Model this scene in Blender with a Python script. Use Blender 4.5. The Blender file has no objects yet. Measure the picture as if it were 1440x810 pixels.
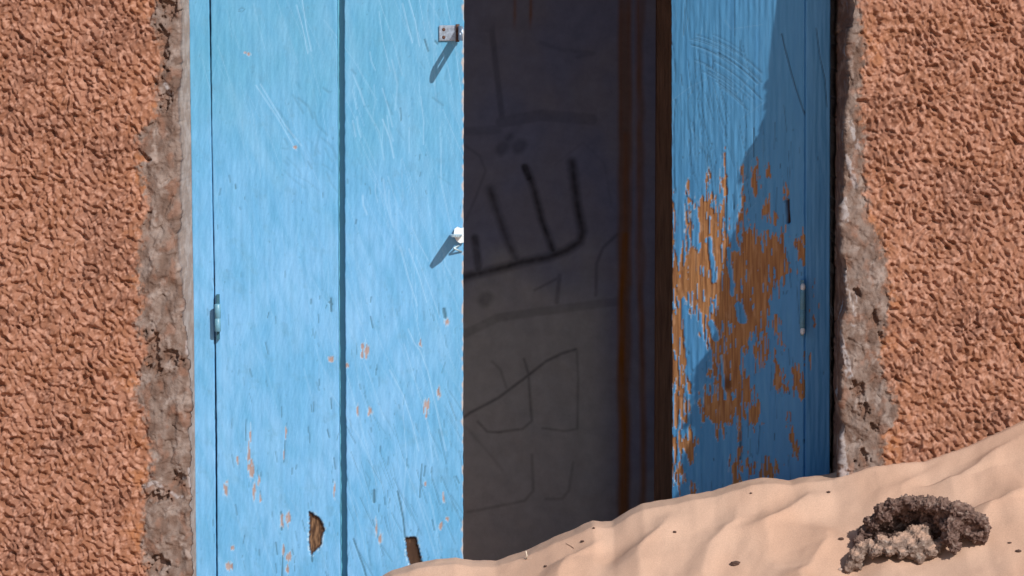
import bpy, bmesh, math, random
import numpy as np
from mathutils import Vector, noise as mnoise
SC = bpy.context.scene; COL = SC.collection
R = math.radians

# ------------------------------------------------------------------ camera, sky, sun, exposure
CAM = np.array([0.0, -6.0, 1.5]); TGT = np.array([0.0, 0.0, 1.0])
cam_d = bpy.data.cameras.new('camera'); cam = bpy.data.objects.new('camera', cam_d); COL.objects.link(cam)
cam.location = CAM; cam.rotation_euler = (Vector(TGT - CAM)).to_track_quat('-Z', 'Y').to_euler()
cam_d.lens = 125.43; cam_d.sensor_width = 36; cam_d.clip_end = 2000; cam_d.clip_start = 0.05
SC.camera = cam
SUN_AZ, SUN_EL = 31.0, 36.0          # azimuth to the right of the outward wall normal
wd = bpy.data.worlds.new('World'); SC.world = wd; wd.use_nodes = True
wn = wd.node_tree.nodes; sky = wn.new('ShaderNodeTexSky'); sky.sky_type = 'NISHITA'; sky.sun_disc = False
sky.sun_elevation = R(SUN_EL); sky.sun_rotation = R(180 - SUN_AZ)
wd.node_tree.links.new(sky.outputs[0], wn['Background'].inputs[0]); wn['Background'].inputs[1].default_value = 0.085
sl = bpy.data.lights.new('sun', 'SUN'); so = bpy.data.objects.new('sun', sl); COL.objects.link(so)
sl.energy = 4.3; sl.angle = R(0.5); sl.color = (1.0, 0.95, 0.88)
SD = Vector((math.sin(R(SUN_AZ)) * math.cos(R(SUN_EL)), -math.cos(R(SUN_AZ)) * math.cos(R(SUN_EL)), math.sin(R(SUN_EL))))
so.rotation_euler = SD.to_track_quat('Z', 'Y').to_euler(); so.location = (4, -7, 6)
SC.view_settings.view_transform = 'Standard'; SC.view_settings.look = 'None'
SC.view_settings.exposure = 0.0; SC.view_settings.gamma = 1.0

# ------------------------------------------------------------------ measuring (photo 1440x810 <-> world)
FP = 125.43 / 36 * 1440
_f = (TGT - CAM) / np.linalg.norm(TGT - CAM); _u = np.array([0, -_f[2], _f[1]])
def proj(X, Y, Z):
    vy = Y - CAM[1]; vz = Z - CAM[2]
    d = vy * _f[1] + vz * _f[2]; up = vy * _u[1] + vz * _u[2]
    return 720 + FP * (X - CAM[0]) / d, 405 - FP * up / d
def unproj(px, py, Y):
    a = (np.asarray(px, float) - 720) / FP; b = -(np.asarray(py, float) - 405) / FP
    dy = _f[1] + b * _u[1]; dz = _f[2] + b * _u[2]
    t = (Y - CAM[1]) / dy
    return a * t, CAM[2] + dz * t
def ybat(z):                                     # battered mud wall face; slope and added bulge shaped for the narrow leaf's shadow
    q = np.clip((1.17 - np.asarray(z, float)) / 0.20, 0, 1)
    return np.clip(0.028 + 0.118 * (np.minimum(z, 2.15) - 1.49), -0.14, 0.2) - 0.024 * q * q * (3 - 2 * q)
def unproj_wall(px, py):
    y = 0.0
    for _ in range(6):
        x, z = unproj(px, py, y); y = ybat(z)
    return x, z
D = 0.20                                         # depth of the door plane

# ------------------------------------------------------------------ noise
_rs = np.random.RandomState(7); _perm = np.tile(_rs.permutation(256), 2)
_ang = _rs.rand(256) * 2 * np.pi; _gx, _gy = np.cos(_ang), np.sin(_ang)
def pn(x, y, s=0):
    x = np.asarray(x, float) + s * 17.31; y = np.asarray(y, float) + s * 9.77
    xi = np.floor(x).astype(int); yi = np.floor(y).astype(int); xf = x - xi; yf = y - yi
    def g(a, b, fx, fy):
        h = _perm[_perm[a & 255] + (b & 255)]; return _gx[h] * fx + _gy[h] * fy
    u = xf ** 3 * (xf * (xf * 6 - 15) + 10); v = yf ** 3 * (yf * (yf * 6 - 15) + 10)
    a = g(xi, yi, xf, yf); b = g(xi + 1, yi, xf - 1, yf); c = g(xi, yi + 1, xf, yf - 1); d = g(xi + 1, yi + 1, xf - 1, yf - 1)
    return ((a + (b - a) * u) + ((c + (d - c) * u) - (a + (b - a) * u)) * v) * 1.5
def fbm(x, y, o=4, s=0, g=0.5):
    r = 0; a = 1; t = 0
    for k in range(o):
        r = r + a * pn(x * 2 ** k, y * 2 ** k, s + k * 3); t += a; a *= g
    return r / t
def worley(x, y, s=0, hv=False):
    x = np.asarray(x, float) + s * 13.7; y = np.asarray(y, float) + s * 5.3; xi = np.floor(x).astype(int); yi = np.floor(y).astype(int)
    best = np.full(x.shape, 9.0); cell = np.zeros(x.shape)
    for dx in (-1, 0, 1):
        for dy in (-1, 0, 1):
            cx, cy = xi + dx, yi + dy; h = _perm[_perm[cx & 255] + (cy & 255)]; h2 = _perm[(h + 71) & 255]
            d = np.hypot(cx + h / 255 - x, cy + h2 / 255 - y); m = d < best; best = np.where(m, d, best); cell = np.where(m, _perm[(h2 + 33) & 255] / 255, cell)
    return (best, cell) if hv else best
def ss(a, b, x):
    t = np.clip((x - a) / (b - a), 0, 1); return t * t * (3 - 2 * t)
def segd(px, py, p, q):
    vx, vy = q[0] - p[0], q[1] - p[1]; L = vx * vx + vy * vy + 1e-9
    t = np.clip(((px - p[0]) * vx + (py - p[1]) * vy) / L, 0, 1)
    return np.hypot(px - p[0] - t * vx, py - p[1] - t * vy)
def stroke(F, px, py, pts, w, soft=1.0, val=1.0):  # adds a stroke to the field F
    P = np.array(pts, float); m = w + soft + 1
    sel = (px > P[:, 0].min() - m) & (px < P[:, 0].max() + m) & (py > P[:, 1].min() - m) & (py < P[:, 1].max() + m)
    if not sel.any(): return
    x, y = px[sel], py[sel]; d = np.full(x.shape, 1e9)
    for i in range(len(P) - 1): d = np.minimum(d, segd(x, y, P[i], P[i + 1]))
    F[sel] = np.maximum(F[sel], val * np.clip((w - d) / soft + 0.5, 0, 1))
def polyd(px, py, pts, nz=0):                     # signed distance, positive inside
    P = np.array(pts, float); d = np.full(px.shape, 1e9); ins = np.zeros(px.shape, bool)
    for i in range(len(P)):
        a, b = P[i], P[(i + 1) % len(P)]
        d = np.minimum(d, segd(px, py, a, b))
        c = (a[1] > py) != (b[1] > py)
        ins ^= c & (px < (b[0] - a[0]) * (py - a[1]) / (b[1] - a[1] + 1e-12) + a[0])
    return np.where(ins, d, -d)
def mix(A, B, t):
    return A * (1 - t[..., None]) + np.asarray(B, float) * t[..., None]
def flat(c, shp): return np.ones(shp + (3,)) * np.array(c, float)

# ------------------------------------------------------------------ materials
def nodes(m): return m.node_tree.nodes, m.node_tree.links
def mat(name, color=None, rough=0.9, var=0.15, vscale=60, stretch=(1, 1, 1), bump=0.0, bscale=300, metal=0.0, spec=0.3):
    """colour comes from the 'tint' attribute (or a plain colour) times a noise; alpha of tint lowers the roughness"""
    m = bpy.data.materials.new(name); m.use_nodes = True; n, l = nodes(m); b = n['Principled BSDF']
    tc = n.new('ShaderNodeTexCoord'); mp = n.new('ShaderNodeMapping'); mp.inputs['Scale'].default_value = stretch
    l.new(tc.outputs['Object'], mp.inputs['Vector'])
    nz = n.new('ShaderNodeTexNoise'); nz.inputs['Scale'].default_value = vscale; nz.inputs['Detail'].default_value = 6; nz.inputs['Roughness'].default_value = 0.65
    l.new(mp.outputs[0], nz.inputs['Vector'])
    mr = n.new('ShaderNodeMapRange'); mr.inputs['From Min'].default_value = 0.3; mr.inputs['From Max'].default_value = 0.7
    mr.inputs['To Min'].default_value = 1 - var; mr.inputs['To Max'].default_value = 1 + var
    l.new(nz.outputs[0], mr.inputs['Value'])
    mx = n.new('ShaderNodeVectorMath'); mx.operation = 'SCALE'
    if color is None:
        at = n.new('ShaderNodeAttribute'); at.attribute_name = 'tint'; l.new(at.outputs['Color'], mx.inputs[0])
        rr = n.new('ShaderNodeMapRange'); rr.inputs['To Min'].default_value = 0.92; rr.inputs['To Max'].default_value = rough
        l.new(at.outputs['Alpha'], rr.inputs['Value']); l.new(rr.outputs[0], b.inputs['Roughness'])
    else:
        mx.inputs[0].default_value = color; b.inputs['Roughness'].default_value = rough
    l.new(mr.outputs[0], mx.inputs['Scale']); l.new(mx.outputs[0], b.inputs['Base Color'])
    b.inputs['Metallic'].default_value = metal; b.inputs['Specular IOR Level'].default_value = spec
    if bump:
        n2 = n.new('ShaderNodeTexNoise'); n2.inputs['Scale'].default_value = bscale; n2.inputs['Detail'].default_value = 5
        l.new(mp.outputs[0], n2.inputs['Vector']); bp = n.new('ShaderNodeBump'); bp.inputs['Strength'].default_value = 1; bp.inputs['Distance'].default_value = bump
        l.new(n2.outputs[0], bp.inputs['Height']); l.new(bp.outputs[0], b.inputs['Normal'])
    return m
M = dict(
    stucco=mat('stucco', rough=0.9, var=0.10, vscale=140, bump=0.0003, bscale=900),
    stucco_wide=mat('stucco_wide', color=(0.26, 0.12, 0.076), rough=0.9, var=0.3, vscale=110, bump=0.022, bscale=95),
    mortar=mat('mortar', rough=0.85, var=0.16, vscale=90, bump=0.0010, bscale=420),
    paint=mat('blue_paint', rough=0.42, var=0.045, vscale=26, stretch=(3, 3, 0.4), bump=0.00025, bscale=180, spec=0.4),
    sand=mat('sand', rough=1.0, var=0.13, vscale=520, bump=0.0011, bscale=700, spec=0.1),
    inner=mat('inner_plaster', rough=0.95, var=0.12, vscale=30, bump=0.001, bscale=120, spec=0.1),
    timber=mat('brown_timber', color=(0.30, 0.17, 0.115), rough=0.8, var=0.4, vscale=60, stretch=(4, 4, 0.2), bump=0.001),
    metal=mat('painted_metal', color=(0.42, 0.55, 0.62), rough=0.45, var=0.25, vscale=120, bump=0.0004, metal=0.2, spec=0.5),
    bare=mat('worn_metal', color=(0.36, 0.44, 0.55), rough=0.4, var=0.35, vscale=200, bump=0.0005, metal=0.6, spec=0.5),
    bluemetal=mat('blue_hinge_paint', color=(0.13, 0.32, 0.45), rough=0.4, var=0.15, vscale=150, bump=0.0003, spec=0.5),
    darkblue=mat('dark_blue_paint', color=(0.035, 0.12, 0.17), rough=0.6, var=0.2, vscale=150),
    rust=mat('rusty_metal', color=(0.10, 0.05, 0.035), rough=0.8, var=0.5, vscale=250, bump=0.0006),
    white=mat('white_chipped_paint', color=(0.72, 0.78, 0.82), rough=0.4, var=0.12, vscale=300, bump=0.0004, spec=0.5),
    rock=mat('clod', rough=0.95, var=0.28, vscale=320, bump=0.0022, bscale=420, spec=0.15),
    pebble=mat('dark_clod', color=(0.085, 0.05, 0.04), rough=0.95, var=0.4, vscale=500, bump=0.001),
    chip=mat('pale_chip', color=(0.42, 0.32, 0.27), rough=0.9, var=0.2, vscale=300),
    straw=mat('dry_straw', color=(0.72, 0.62, 0.5), rough=0.8, var=0.1),
)

# ------------------------------------------------------------------ object helpers
def tag(o, label=None, cat=None, group=None, kind=None):
    for k, v in (('label', label), ('category', cat), ('group', group), ('kind', kind)):
        if v: o[k] = v
    return o
def empty(name, loc=(0, 0, 0), parent=None):
    o = bpy.data.objects.new(name, None); COL.objects.link(o); o.empty_display_size = 0.05
    if parent: o.parent = parent; o.location = Vector(loc) - pw(parent)
    else: o.location = loc
    return o
def pw(o):
    v = Vector((0, 0, 0))
    while o: v += o.location; o = o.parent
    return v
def mesh_obj(name, V, F, m, parent=None, tint=None, smooth=True, origin=None):
    """V (n,3) in world coordinates, F list/array of faces"""
    V = np.asarray(V, float); org = V.mean(0) if origin is None else np.array(origin, float)
    me = bpy.data.meshes.new(name)
    if isinstance(F, np.ndarray):
        me.vertices.add(len(V)); me.loops.add(F.size); me.polygons.add(len(F))
        me.vertices.foreach_set('co', (V - org).ravel()); me.loops.foreach_set('vertex_index', F.ravel().astype(np.int32))
        me.polygons.foreach_set('loop_start', np.arange(0, F.size, F.shape[1], dtype=np.int32))
        me.update(calc_edges=True); me.validate()
    else:
        me.from_pydata([tuple(v) for v in (V - org)], [], F); me.update()
    me.polygons.foreach_set('use_smooth', [smooth] * len(me.polygons))
    if tint is not None:
        a = me.attributes.new('tint', 'FLOAT_COLOR', 'POINT'); t = np.ones((len(V), 4)); t[:, :tint.shape[-1]] = tint
        a.data.foreach_set('color', t.ravel())
    me.materials.append(m)
    o = bpy.data.objects.new(name, me); COL.objects.link(o)
    if parent: o.parent = parent; o.location = Vector(org) - pw(parent)
    else: o.location = org
    return o
def grid_faces(ny, nx, wrap=False):
    i = np.arange(ny - 1)[:, None]; j = np.arange(nx if wrap else nx - 1)[None, :]; j2 = (j + 1) % nx
    return np.stack([i * nx + j, i * nx + j2, (i + 1) * nx + j2, (i + 1) * nx + j], -1)
def sub(V, F, T, mask):                          # keep only masked faces and the vertices they use
    Fm = F[mask]; u, inv = np.unique(Fm.ravel(), return_inverse=True)
    return V[u], inv.reshape(-1, 4), T[u]
def box(name, x0, x1, y0, y1, z0, z1, m, parent=None, bev=0.0, tint=None, lean=0.0):
    bm = bmesh.new(); bmesh.ops.create_cube(bm, size=1)
    for v in bm.verts:
        v.co = Vector(((x0 + x1) / 2 + v.co.x * (x1 - x0) , (y0 + y1) / 2 + v.co.y * (y1 - y0), (z0 + z1) / 2 + v.co.z * (z1 - z0)))
    if bev: bmesh.ops.bevel(bm, geom=bm.edges[:], offset=bev, segments=2, affect='EDGES')
    V = [v.co[:] for v in bm.verts]; F = [[v.index for v in f.verts] for f in bm.faces]; bm.free()
    return mesh_obj(name, V, F, m, parent, tint, smooth=False)
def lathe(name, axis0, axis1, prof, m, parent=None, n=16):
    """prof: list of (t along axis 0..1, radius)"""
    a = Vector(axis0); d = Vector(axis1) - a; q = d.to_track_quat('Z', 'Y'); V = []; F = []
    for t, r in prof:
        for k in range(n):
            V.append(a + d * t + q @ Vector((math.cos(2 * math.pi * k / n) * r, math.sin(2 * math.pi * k / n) * r, 0)))
    for i in range(len(prof) - 1):
        for k in range(n): F.append([i * n + k, i * n + (k + 1) % n, (i + 1) * n + (k + 1) % n, (i + 1) * n + k])
    F.append(list(range(n))[::-1]); F.append([(len(prof) - 1) * n + k for k in range(n)])
    return mesh_obj(name, [v[:] for v in V], F, m, parent)

# ------------------------------------------------------------------ stucco wall (both sides of the doorway)
zf = np.arange(0.455, 1.53, 0.00145)
zrow = np.concatenate([np.linspace(-0.3, 0.44, 30), zf, np.linspace(1.545, 2.15, 34)])
def table(pts):                                  # (py, px) pairs -> x as a function of z on the wall face
    p = np.array(pts, float); x, z = unproj_wall(p[:, 1], p[:, 0]); o = np.argsort(z)
    return lambda zz: np.interp(zz, z[o], x[o])
xeL = table([(-20, 255), (0, 254), (40, 256), (150, 251), (240, 254), (330, 250), (430, 256), (480, 263), (520, 266), (600, 266), (700, 268), (830, 269)])
xeR = table([(-20, 1199), (0, 1198), (100, 1192), (200, 1186), (300, 1183), (350, 1182), (400, 1188), (430, 1191), (450, 1184), (560, 1181), (600, 1184), (700, 1181), (830, 1180)])
bL = np.array([(-60, 222), (0, 222), (30, 214), (60, 226), (90, 229), (120, 222), (165, 224), (180, 200), (210, 196), (225, 212), (232, 196), (270, 206), (300, 212), (320, 200), (360, 197), (380, 193), (400, 199), (425, 203), (435, 198), (455, 192), (480, 204), (495, 211), (520, 198), (560, 190), (575, 204), (600, 209), (640, 213), (672, 214), (680, 205), (700, 204), (740, 203), (770, 199), (800, 209), (880, 212)], float)
bR = np.array([(-60, 1206), (0, 1206), (60, 1214), (80, 1216), (100, 1211), (150, 1206), (190, 1214), (200, 1214), (240, 1213), (280, 1217), (310, 1222), (330, 1233), (360, 1240), (380, 1246), (430, 1251), (450, 1243), (475, 1240), (500, 1234), (530, 1244), (550, 1250), (575, 1262), (600, 1254), (612, 1241), (650, 1240), (880, 1240)], float)
HOLES = [(228, 62, 9, 30), (233, 142, 7, 12), (214, 492, 11, 22), (222, 520, 7, 10), (216, 700, 22, 7), (222, 792, 14, 10), (238, 10, 12, 14),
         (236, 500, 6, 10), (245, 505, 10, 9), (250, 672, 8, 10), (1215, 575, 8, 10), (1206, 548, 8, 12), (1214, 643, 9, 10), (1240, 475, 5, 12), (1231, 450, 6, 8), (1205, 412, 5, 8), (1228, 600, 9, 6)]
def wall_field(px, py, side, X, Z):
    a, b = X / .0012, Z / .0012
    bd = np.interp(py, bL[:, 0], bL[:, 1]) if side < 0 else np.interp(py, bR[:, 0], bR[:, 1])
    dm = (px - bd) * (1 if side < 0 else -1)      # >0 in mortar
    dm = dm + 9 * fbm(a / 14, b / 11, 5, 5, .6)
    inner = (X > xeL(Z) - 1e-5) if side < 0 else (X < xeR(Z) + 1e-5)
    # stucco relief: sprayed grains, slightly drawn out downwards
    c, s = math.cos(R(-58)), math.sin(R(-58)); wx = 5 * pn(a / 30, b / 30, 2); wy = 5 * pn(a / 30, b / 30, 3)
    u = (a + wx) * c + (b + wy) * s; v = -(a + wx) * s + (b + wy) * c
    n1 = pn(u / 11.5, v / 8.0, 11); n2 = pn(u / 6.5, v / 5.0, 12); n3 = pn(a / 3.3, b / 3.3, 13)
    f1, c1 = worley((u + 2.2 * n2) / 9.0, (v + 1.5 * n2) / 6.0, 14, True); f2, c2 = worley(a / 4.4 + n3, b / 4.2 + n2, 15, True); f3, c3 = worley((u + 2 * n2) / 14, (v + 2 * n1) / 9, 16, True)
    w1 = np.sqrt(np.maximum(0, 1 - (f1 * 1.15) ** 2)) * (.35 + .9 * c1); w2 = np.sqrt(np.maximum(0, 1 - (f2 * 1.2) ** 2)) * (.2 + c2); w3 = np.sqrt(np.maximum(0, 1 - (f3 * 1.25) ** 2)) * (c3 > .45) * c3
    calm = ss(-60, -6, dm) * (0.25 + 0.6 * ss(-.1, .4, pn(a / 40, b / 60, 8)))
    m1 = pn(u / 8.6, v / 6.0, 17); m2 = pn(u / 4.8, v / 3.8, 18)
    h = (0.0080 * m1 + 0.0028 * m2 + 0.0034 * w1 + 0.0026 * w3 + 0.0024 * n1) * (1 - 0.5 * calm) + 0.0006 * n3 + 0.003 * fbm(a / 60, b / 60, 2, 4) - .002
    h = h * (.8 + .55 * fbm(a / 45, b / 38, 3, 53)) - .002 * ss(.8, 1, 1 - np.abs(pn(a / 60, b / 9, 54))) * ss(.15, .45, pn(a / 70, b / 50, 55))
    pit = ss(0.3, 0.75, pn(a / 15, b / 12, 21)); h = h - 0.007 * pit
    # mortar relief: trowelled lumps, torn edges
    wa = a + 9 * fbm(a / 18, b / 18, 3, 30); wb = b + 9 * fbm(a / 18, b / 18, 3, 29)
    t1 = fbm(wa / 42, wb / 52, 3, 31); fold = pn(wa / 26, wb / 34, 36); tear = 1 - worley(wa / 30, wb / 36, 36) ** 2 * 1.5      # overlapping smears with torn lips
    g = 0.008 * t1 + 0.0045 * tear + 0.0035 * (1 - worley(wa / 13, wb / 12, 41) ** 2) * ss(0, .3, pn(a / 40, b / 40, 38)) + 0.0016 * fbm(a / 5, b / 5, 4, 37) + 0.0045 * fbm(wa / 13, wb / 15, 4, 39) - 0.0035
    g = g - 0.003 * ss(.9, 1, 1 - np.abs(pn(wa / 24, wb / 40, 33))) * ss(0, .3, pn(a / 30, b / 30, 34))
    hl = np.zeros_like(h)
    for (hx, hy, rx, ry) in HOLES:
        q = np.hypot((px - hx) / rx, (py - hy) / ry) + 1.6 * fbm(a / 8, b / 10, 3, 40)
        hl = np.maximum(hl, ss(1.25, 0.5, q))
    w = ss(-2.5, 2.5, dm)
    H = h * (1 - w) + (g - 0.011 * hl) * w
    # colour
    sc = mix(flat((0.252, 0.110, 0.063), h.shape), (0.315, 0.152, 0.10), ss(-.3, .4, fbm(a / 40, b / 40, 3, 50)))
    sc = mix(sc, (0.33, 0.135, 0.058), 0.8 * calm * ss(-.3, .3, pn(a / 30, b / 25, 51)))
    sc = mix(sc, (0.17, 0.075, 0.05), 0.6 * ss(.0, .4, fbm(a / 120, b / 60, 4, 52)))
    sc = mix(sc, (0.47, 0.262, 0.19), 0.65 * ss(0.0, 0.6, .6 * n3 + pn(a / 9, b / 9, 56)))
    mc = mix(flat((0.135, 0.086, 0.067), h.shape), (0.205, 0.152, 0.13), ss(-.25, .3, fbm(a / 22, b / 30, 4, 60)))
    mc = mix(mc, (0.23, 0.11, 0.07), 0.45 * ss(0.05, 0.4, fbm(a / 18, b / 26, 3, 61)))
    mc = mix(mc, (0.30, 0.24, 0.215), 0.75 * ss(0.05, 0.4, fbm((a + 8 * t1) / 22, b / 30, 4, 62, .6)))
    mc = mix(mc, (0.17, 0.085, 0.055), 0.5 * hl)
    lime = np.zeros_like(h)
    if side < 0:
        for st in [([(233, 119), (236, 128), (240, 131)], 3.5), ([(196, 684), (207, 683), (212, 680)], 3), ([(216, 678), (224, 682), (228, 686)], 3), ([(241, 693), (250, 701), (256, 699)], 2),
                   ([(267, 484), (269, 505), (269, 525)], 2), ([(269, 538), (269, 560)], 2), ([(266, 660), (269, 672), (268, 690)], 2.6), ([(262, 480), (262, 500)], 1.2)]:
            stroke(lime, px, py, st[0], st[1], 1.5)
    else:
        for st in [([(1197, 172), (1201, 190), (1206, 208)], 3), ([(1190, 220), (1197, 240), (1203, 262)], 3.4), ([(1188, 280), (1190, 310)], 3), ([(1186, 380), (1190, 400), (1197, 425), (1202, 444)], 1.6),
                   ([(1203, 412), (1205, 424)], 1.4), ([(1181, 474), (1184, 490), (1190, 505), (1194, 528)], 4.5), ([(1180, 455), (1182, 470)], 1.5), ([(1182, 605), (1184, 635), (1189, 662), (1186, 680)], 5), ([(1197, 456), (1207, 462)], 1.5)]:
            stroke(lime, px + 2 * pn(a / 4, b / 6, 70), py, st[0], st[1], 2)
    lime = lime * ss(-.35, .1, pn(a / 5, b / 8, 71) + .15)
    mc = mix(mc, (0.46, 0.44, 0.46), 0.45 * lime)
    H = H + 0.0012 * lime * w
    return H, mix(sc, mc, ss(-8, 4, dm + 15 * fbm(a / 8, b / 9, 4, 73))), dm
wall = empty('stucco_wall', (0, 0.1, 0.3)); tag(wall, 'rough terracotta stucco wall with grey mortar patching round the blue doorway', 'wall')
_q = [unproj(a, b, D) for b, a in ((840, 275), (810, 275), (400, 271), (0, 265), (-20, 264.5))]; _fl = ([float(q[1]) for q in _q], [float(q[0]) for q in _q])
def build_wall(side):
    zz = zrow[:, None]; xe = (xeL if side < 0 else xeR)(zrow)[:, None]; yb = ybat(zrow)[:, None]
    xo = 3.0 * side; xi = 0.95 * side
    n_f = 285
    t = np.linspace(0, 1, n_f)[None, :]
    Xa = np.repeat(np.linspace(xo, xi, 40)[None, :-1], len(zrow), 0); Xb = xi + (xe - xi) * t
    X = np.concatenate([Xa, Xb], 1); nf = X.shape[1]
    Y = np.repeat(yb, nf, 1).copy(); Z = np.repeat(zz, nf, 1)
    de = np.abs(xe - X); rr = 0.007; q = np.clip(1 - de / rr, 0, 1); Y += rr * (1 - np.sqrt(np.maximum(0, 1 - q * q)))
    yend = D + 0.032; yr0 = yb + rr; nr = 64
    s = np.linspace(0, 1, nr + 1)[None, 1:] ** 1.25
    xr_back = (unproj(265 + (zrow[::-1] * 0), np.full(len(zrow), 405), D)[0] if side < 0 else unproj(np.full(len(zrow), 1170.), 405, D)[0])[:, None]
    xr_back = xr_back - 0.004 * side * -1 if side < 0 else xr_back + 0.006
    if side < 0: xr_back = np.clip(np.interp(zrow, *_fl)[:, None] + .001, xe - .035, xe + .03)
    Yr = yr0 + (yend - yr0) * s; Xr = xe + (xr_back - xe) * s; Zr = np.repeat(zz, nr, 1)
    pxf, pyf = proj(X, Y, Z); H, C, dm = wall_field(pxf, pyf, side, X, Z)
    fine = ss(1.0, 0.93, np.abs(X)) * ss(0.44, 0.47, Z) * ss(1.54, 1.52, Z)
    # reveal
    a, b = (Yr + side * 0.7) / .0060, Zr / .0012
    t1 = fbm(a / 30, b / 34, 4, 81); Hr = 0.004 * t1 - 0.0028 * ss(0.85, 1, 1 - np.abs(pn(a / 16, b / 22, 83))) + 0.001 * fbm(a / 4, b / 4, 3, 84)
    He = H[:, -1:]; Hr = Hr * s + He * (1 - s) ** 3
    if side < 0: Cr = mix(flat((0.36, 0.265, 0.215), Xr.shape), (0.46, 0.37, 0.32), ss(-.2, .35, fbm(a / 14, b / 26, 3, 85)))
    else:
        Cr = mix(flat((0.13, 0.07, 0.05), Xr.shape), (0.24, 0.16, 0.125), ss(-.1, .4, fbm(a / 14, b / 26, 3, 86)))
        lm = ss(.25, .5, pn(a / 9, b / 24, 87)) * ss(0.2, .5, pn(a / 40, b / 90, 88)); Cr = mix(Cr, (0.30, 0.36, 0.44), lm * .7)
    w0 = np.clip(1 - s * 6, 0, 1) * np.ones_like(Xr); Cr = Cr * (1 - w0[..., None]) + C[:, -1:, :] * w0[..., None]
    # normal direction turns the corner
    an = (np.pi / 2) * np.clip(1 - de / rr, 0, 1) ** 1.5; nx = -side * np.sin(an); ny = -np.cos(an)
    Xf = X + nx * H * fine; Yf = Y + ny * H * fine
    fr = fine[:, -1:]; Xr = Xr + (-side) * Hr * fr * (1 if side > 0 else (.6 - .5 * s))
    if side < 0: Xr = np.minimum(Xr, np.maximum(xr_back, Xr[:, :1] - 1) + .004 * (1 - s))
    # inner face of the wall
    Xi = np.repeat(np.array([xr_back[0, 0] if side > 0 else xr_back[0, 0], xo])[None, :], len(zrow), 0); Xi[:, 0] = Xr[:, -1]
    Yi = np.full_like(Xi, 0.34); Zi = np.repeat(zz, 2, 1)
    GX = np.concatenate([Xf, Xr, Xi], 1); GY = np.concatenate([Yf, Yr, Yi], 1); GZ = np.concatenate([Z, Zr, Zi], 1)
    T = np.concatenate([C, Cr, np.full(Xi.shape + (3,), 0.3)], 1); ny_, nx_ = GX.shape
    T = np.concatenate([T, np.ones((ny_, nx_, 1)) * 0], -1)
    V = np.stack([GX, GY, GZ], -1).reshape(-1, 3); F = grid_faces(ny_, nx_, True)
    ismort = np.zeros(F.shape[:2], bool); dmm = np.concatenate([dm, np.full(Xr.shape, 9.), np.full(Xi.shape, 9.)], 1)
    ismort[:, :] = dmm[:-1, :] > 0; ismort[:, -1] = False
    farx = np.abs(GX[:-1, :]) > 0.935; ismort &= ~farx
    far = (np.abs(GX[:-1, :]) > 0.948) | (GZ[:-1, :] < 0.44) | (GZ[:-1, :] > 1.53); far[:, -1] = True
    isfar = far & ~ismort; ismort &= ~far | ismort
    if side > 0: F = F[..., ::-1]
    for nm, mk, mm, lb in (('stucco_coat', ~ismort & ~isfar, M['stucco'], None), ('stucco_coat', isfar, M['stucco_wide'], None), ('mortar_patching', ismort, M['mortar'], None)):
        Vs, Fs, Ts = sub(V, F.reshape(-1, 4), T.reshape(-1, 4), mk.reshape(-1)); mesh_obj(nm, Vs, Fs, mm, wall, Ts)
build_wall(-1); build_wall(1)
tt = np.tile([0.5, 0.24, 0.14, 0.0], (8, 1))
box('lintel_wall', -3, 3, 0.106, 0.34, 2.151, 2.75, M['stucco_wide'], wall, tint=tt)

# ------------------------------------------------------------------ room behind the door
DB = 1.25
px_s = np.arange(600, 1010, 1.9)
x0, _ = unproj(600, 405, DB); x1, _ = unproj(1010, 405, DB)
zb = np.concatenate([np.linspace(-0.3, 0.32, 6), np.arange(0.33, 1.42, 0.0025), np.linspace(1.45, 2.6, 8)])
xb = np.concatenate([np.linspace(-2.2, x0, 20)[:-1], np.arange(x0, x1, 0.0025), np.linspace(x1 + .003, 2.2, 20)])
BX, BZ = np.meshgrid(xb, zb); px, py = proj(BX, np.full_like(BX, DB), BZ)
g = np.zeros_like(BX)
SP = 1.0
stroke(g, px, py, [(740, 238), (747, 255), (752, 270), (762, 310), (778, 352)], 4.4, 8, .95)
stroke(g, px, py, [(738, 235), (744, 250)], 5, 4, 1.0)
stroke(g, px, py, [(804, 228), (807, 250), (812, 290), (819, 325), (815, 340), (797, 352), (770, 362), (735, 368), (705, 377), (680, 383), (645, 392)], 5.4, 9, 0.9)
stroke(g, px, py, [(689, 266), (700, 300), (712, 335), (727, 366)], 5.2, 9, 0.7)
stroke(g, px, py, [(668, 335), (671, 360), (673, 380)], 5.5, 5, 0.7)
for q in [(706, 209, 9), (731, 206, 9), (716, 193, 5), (683, 421, 10)]: stroke(g, px, py, [(q[0] - 2, q[1] + 2), (q[0] + 2, q[1] - 2)], q[2] - 1, 7, 0.42)
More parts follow.
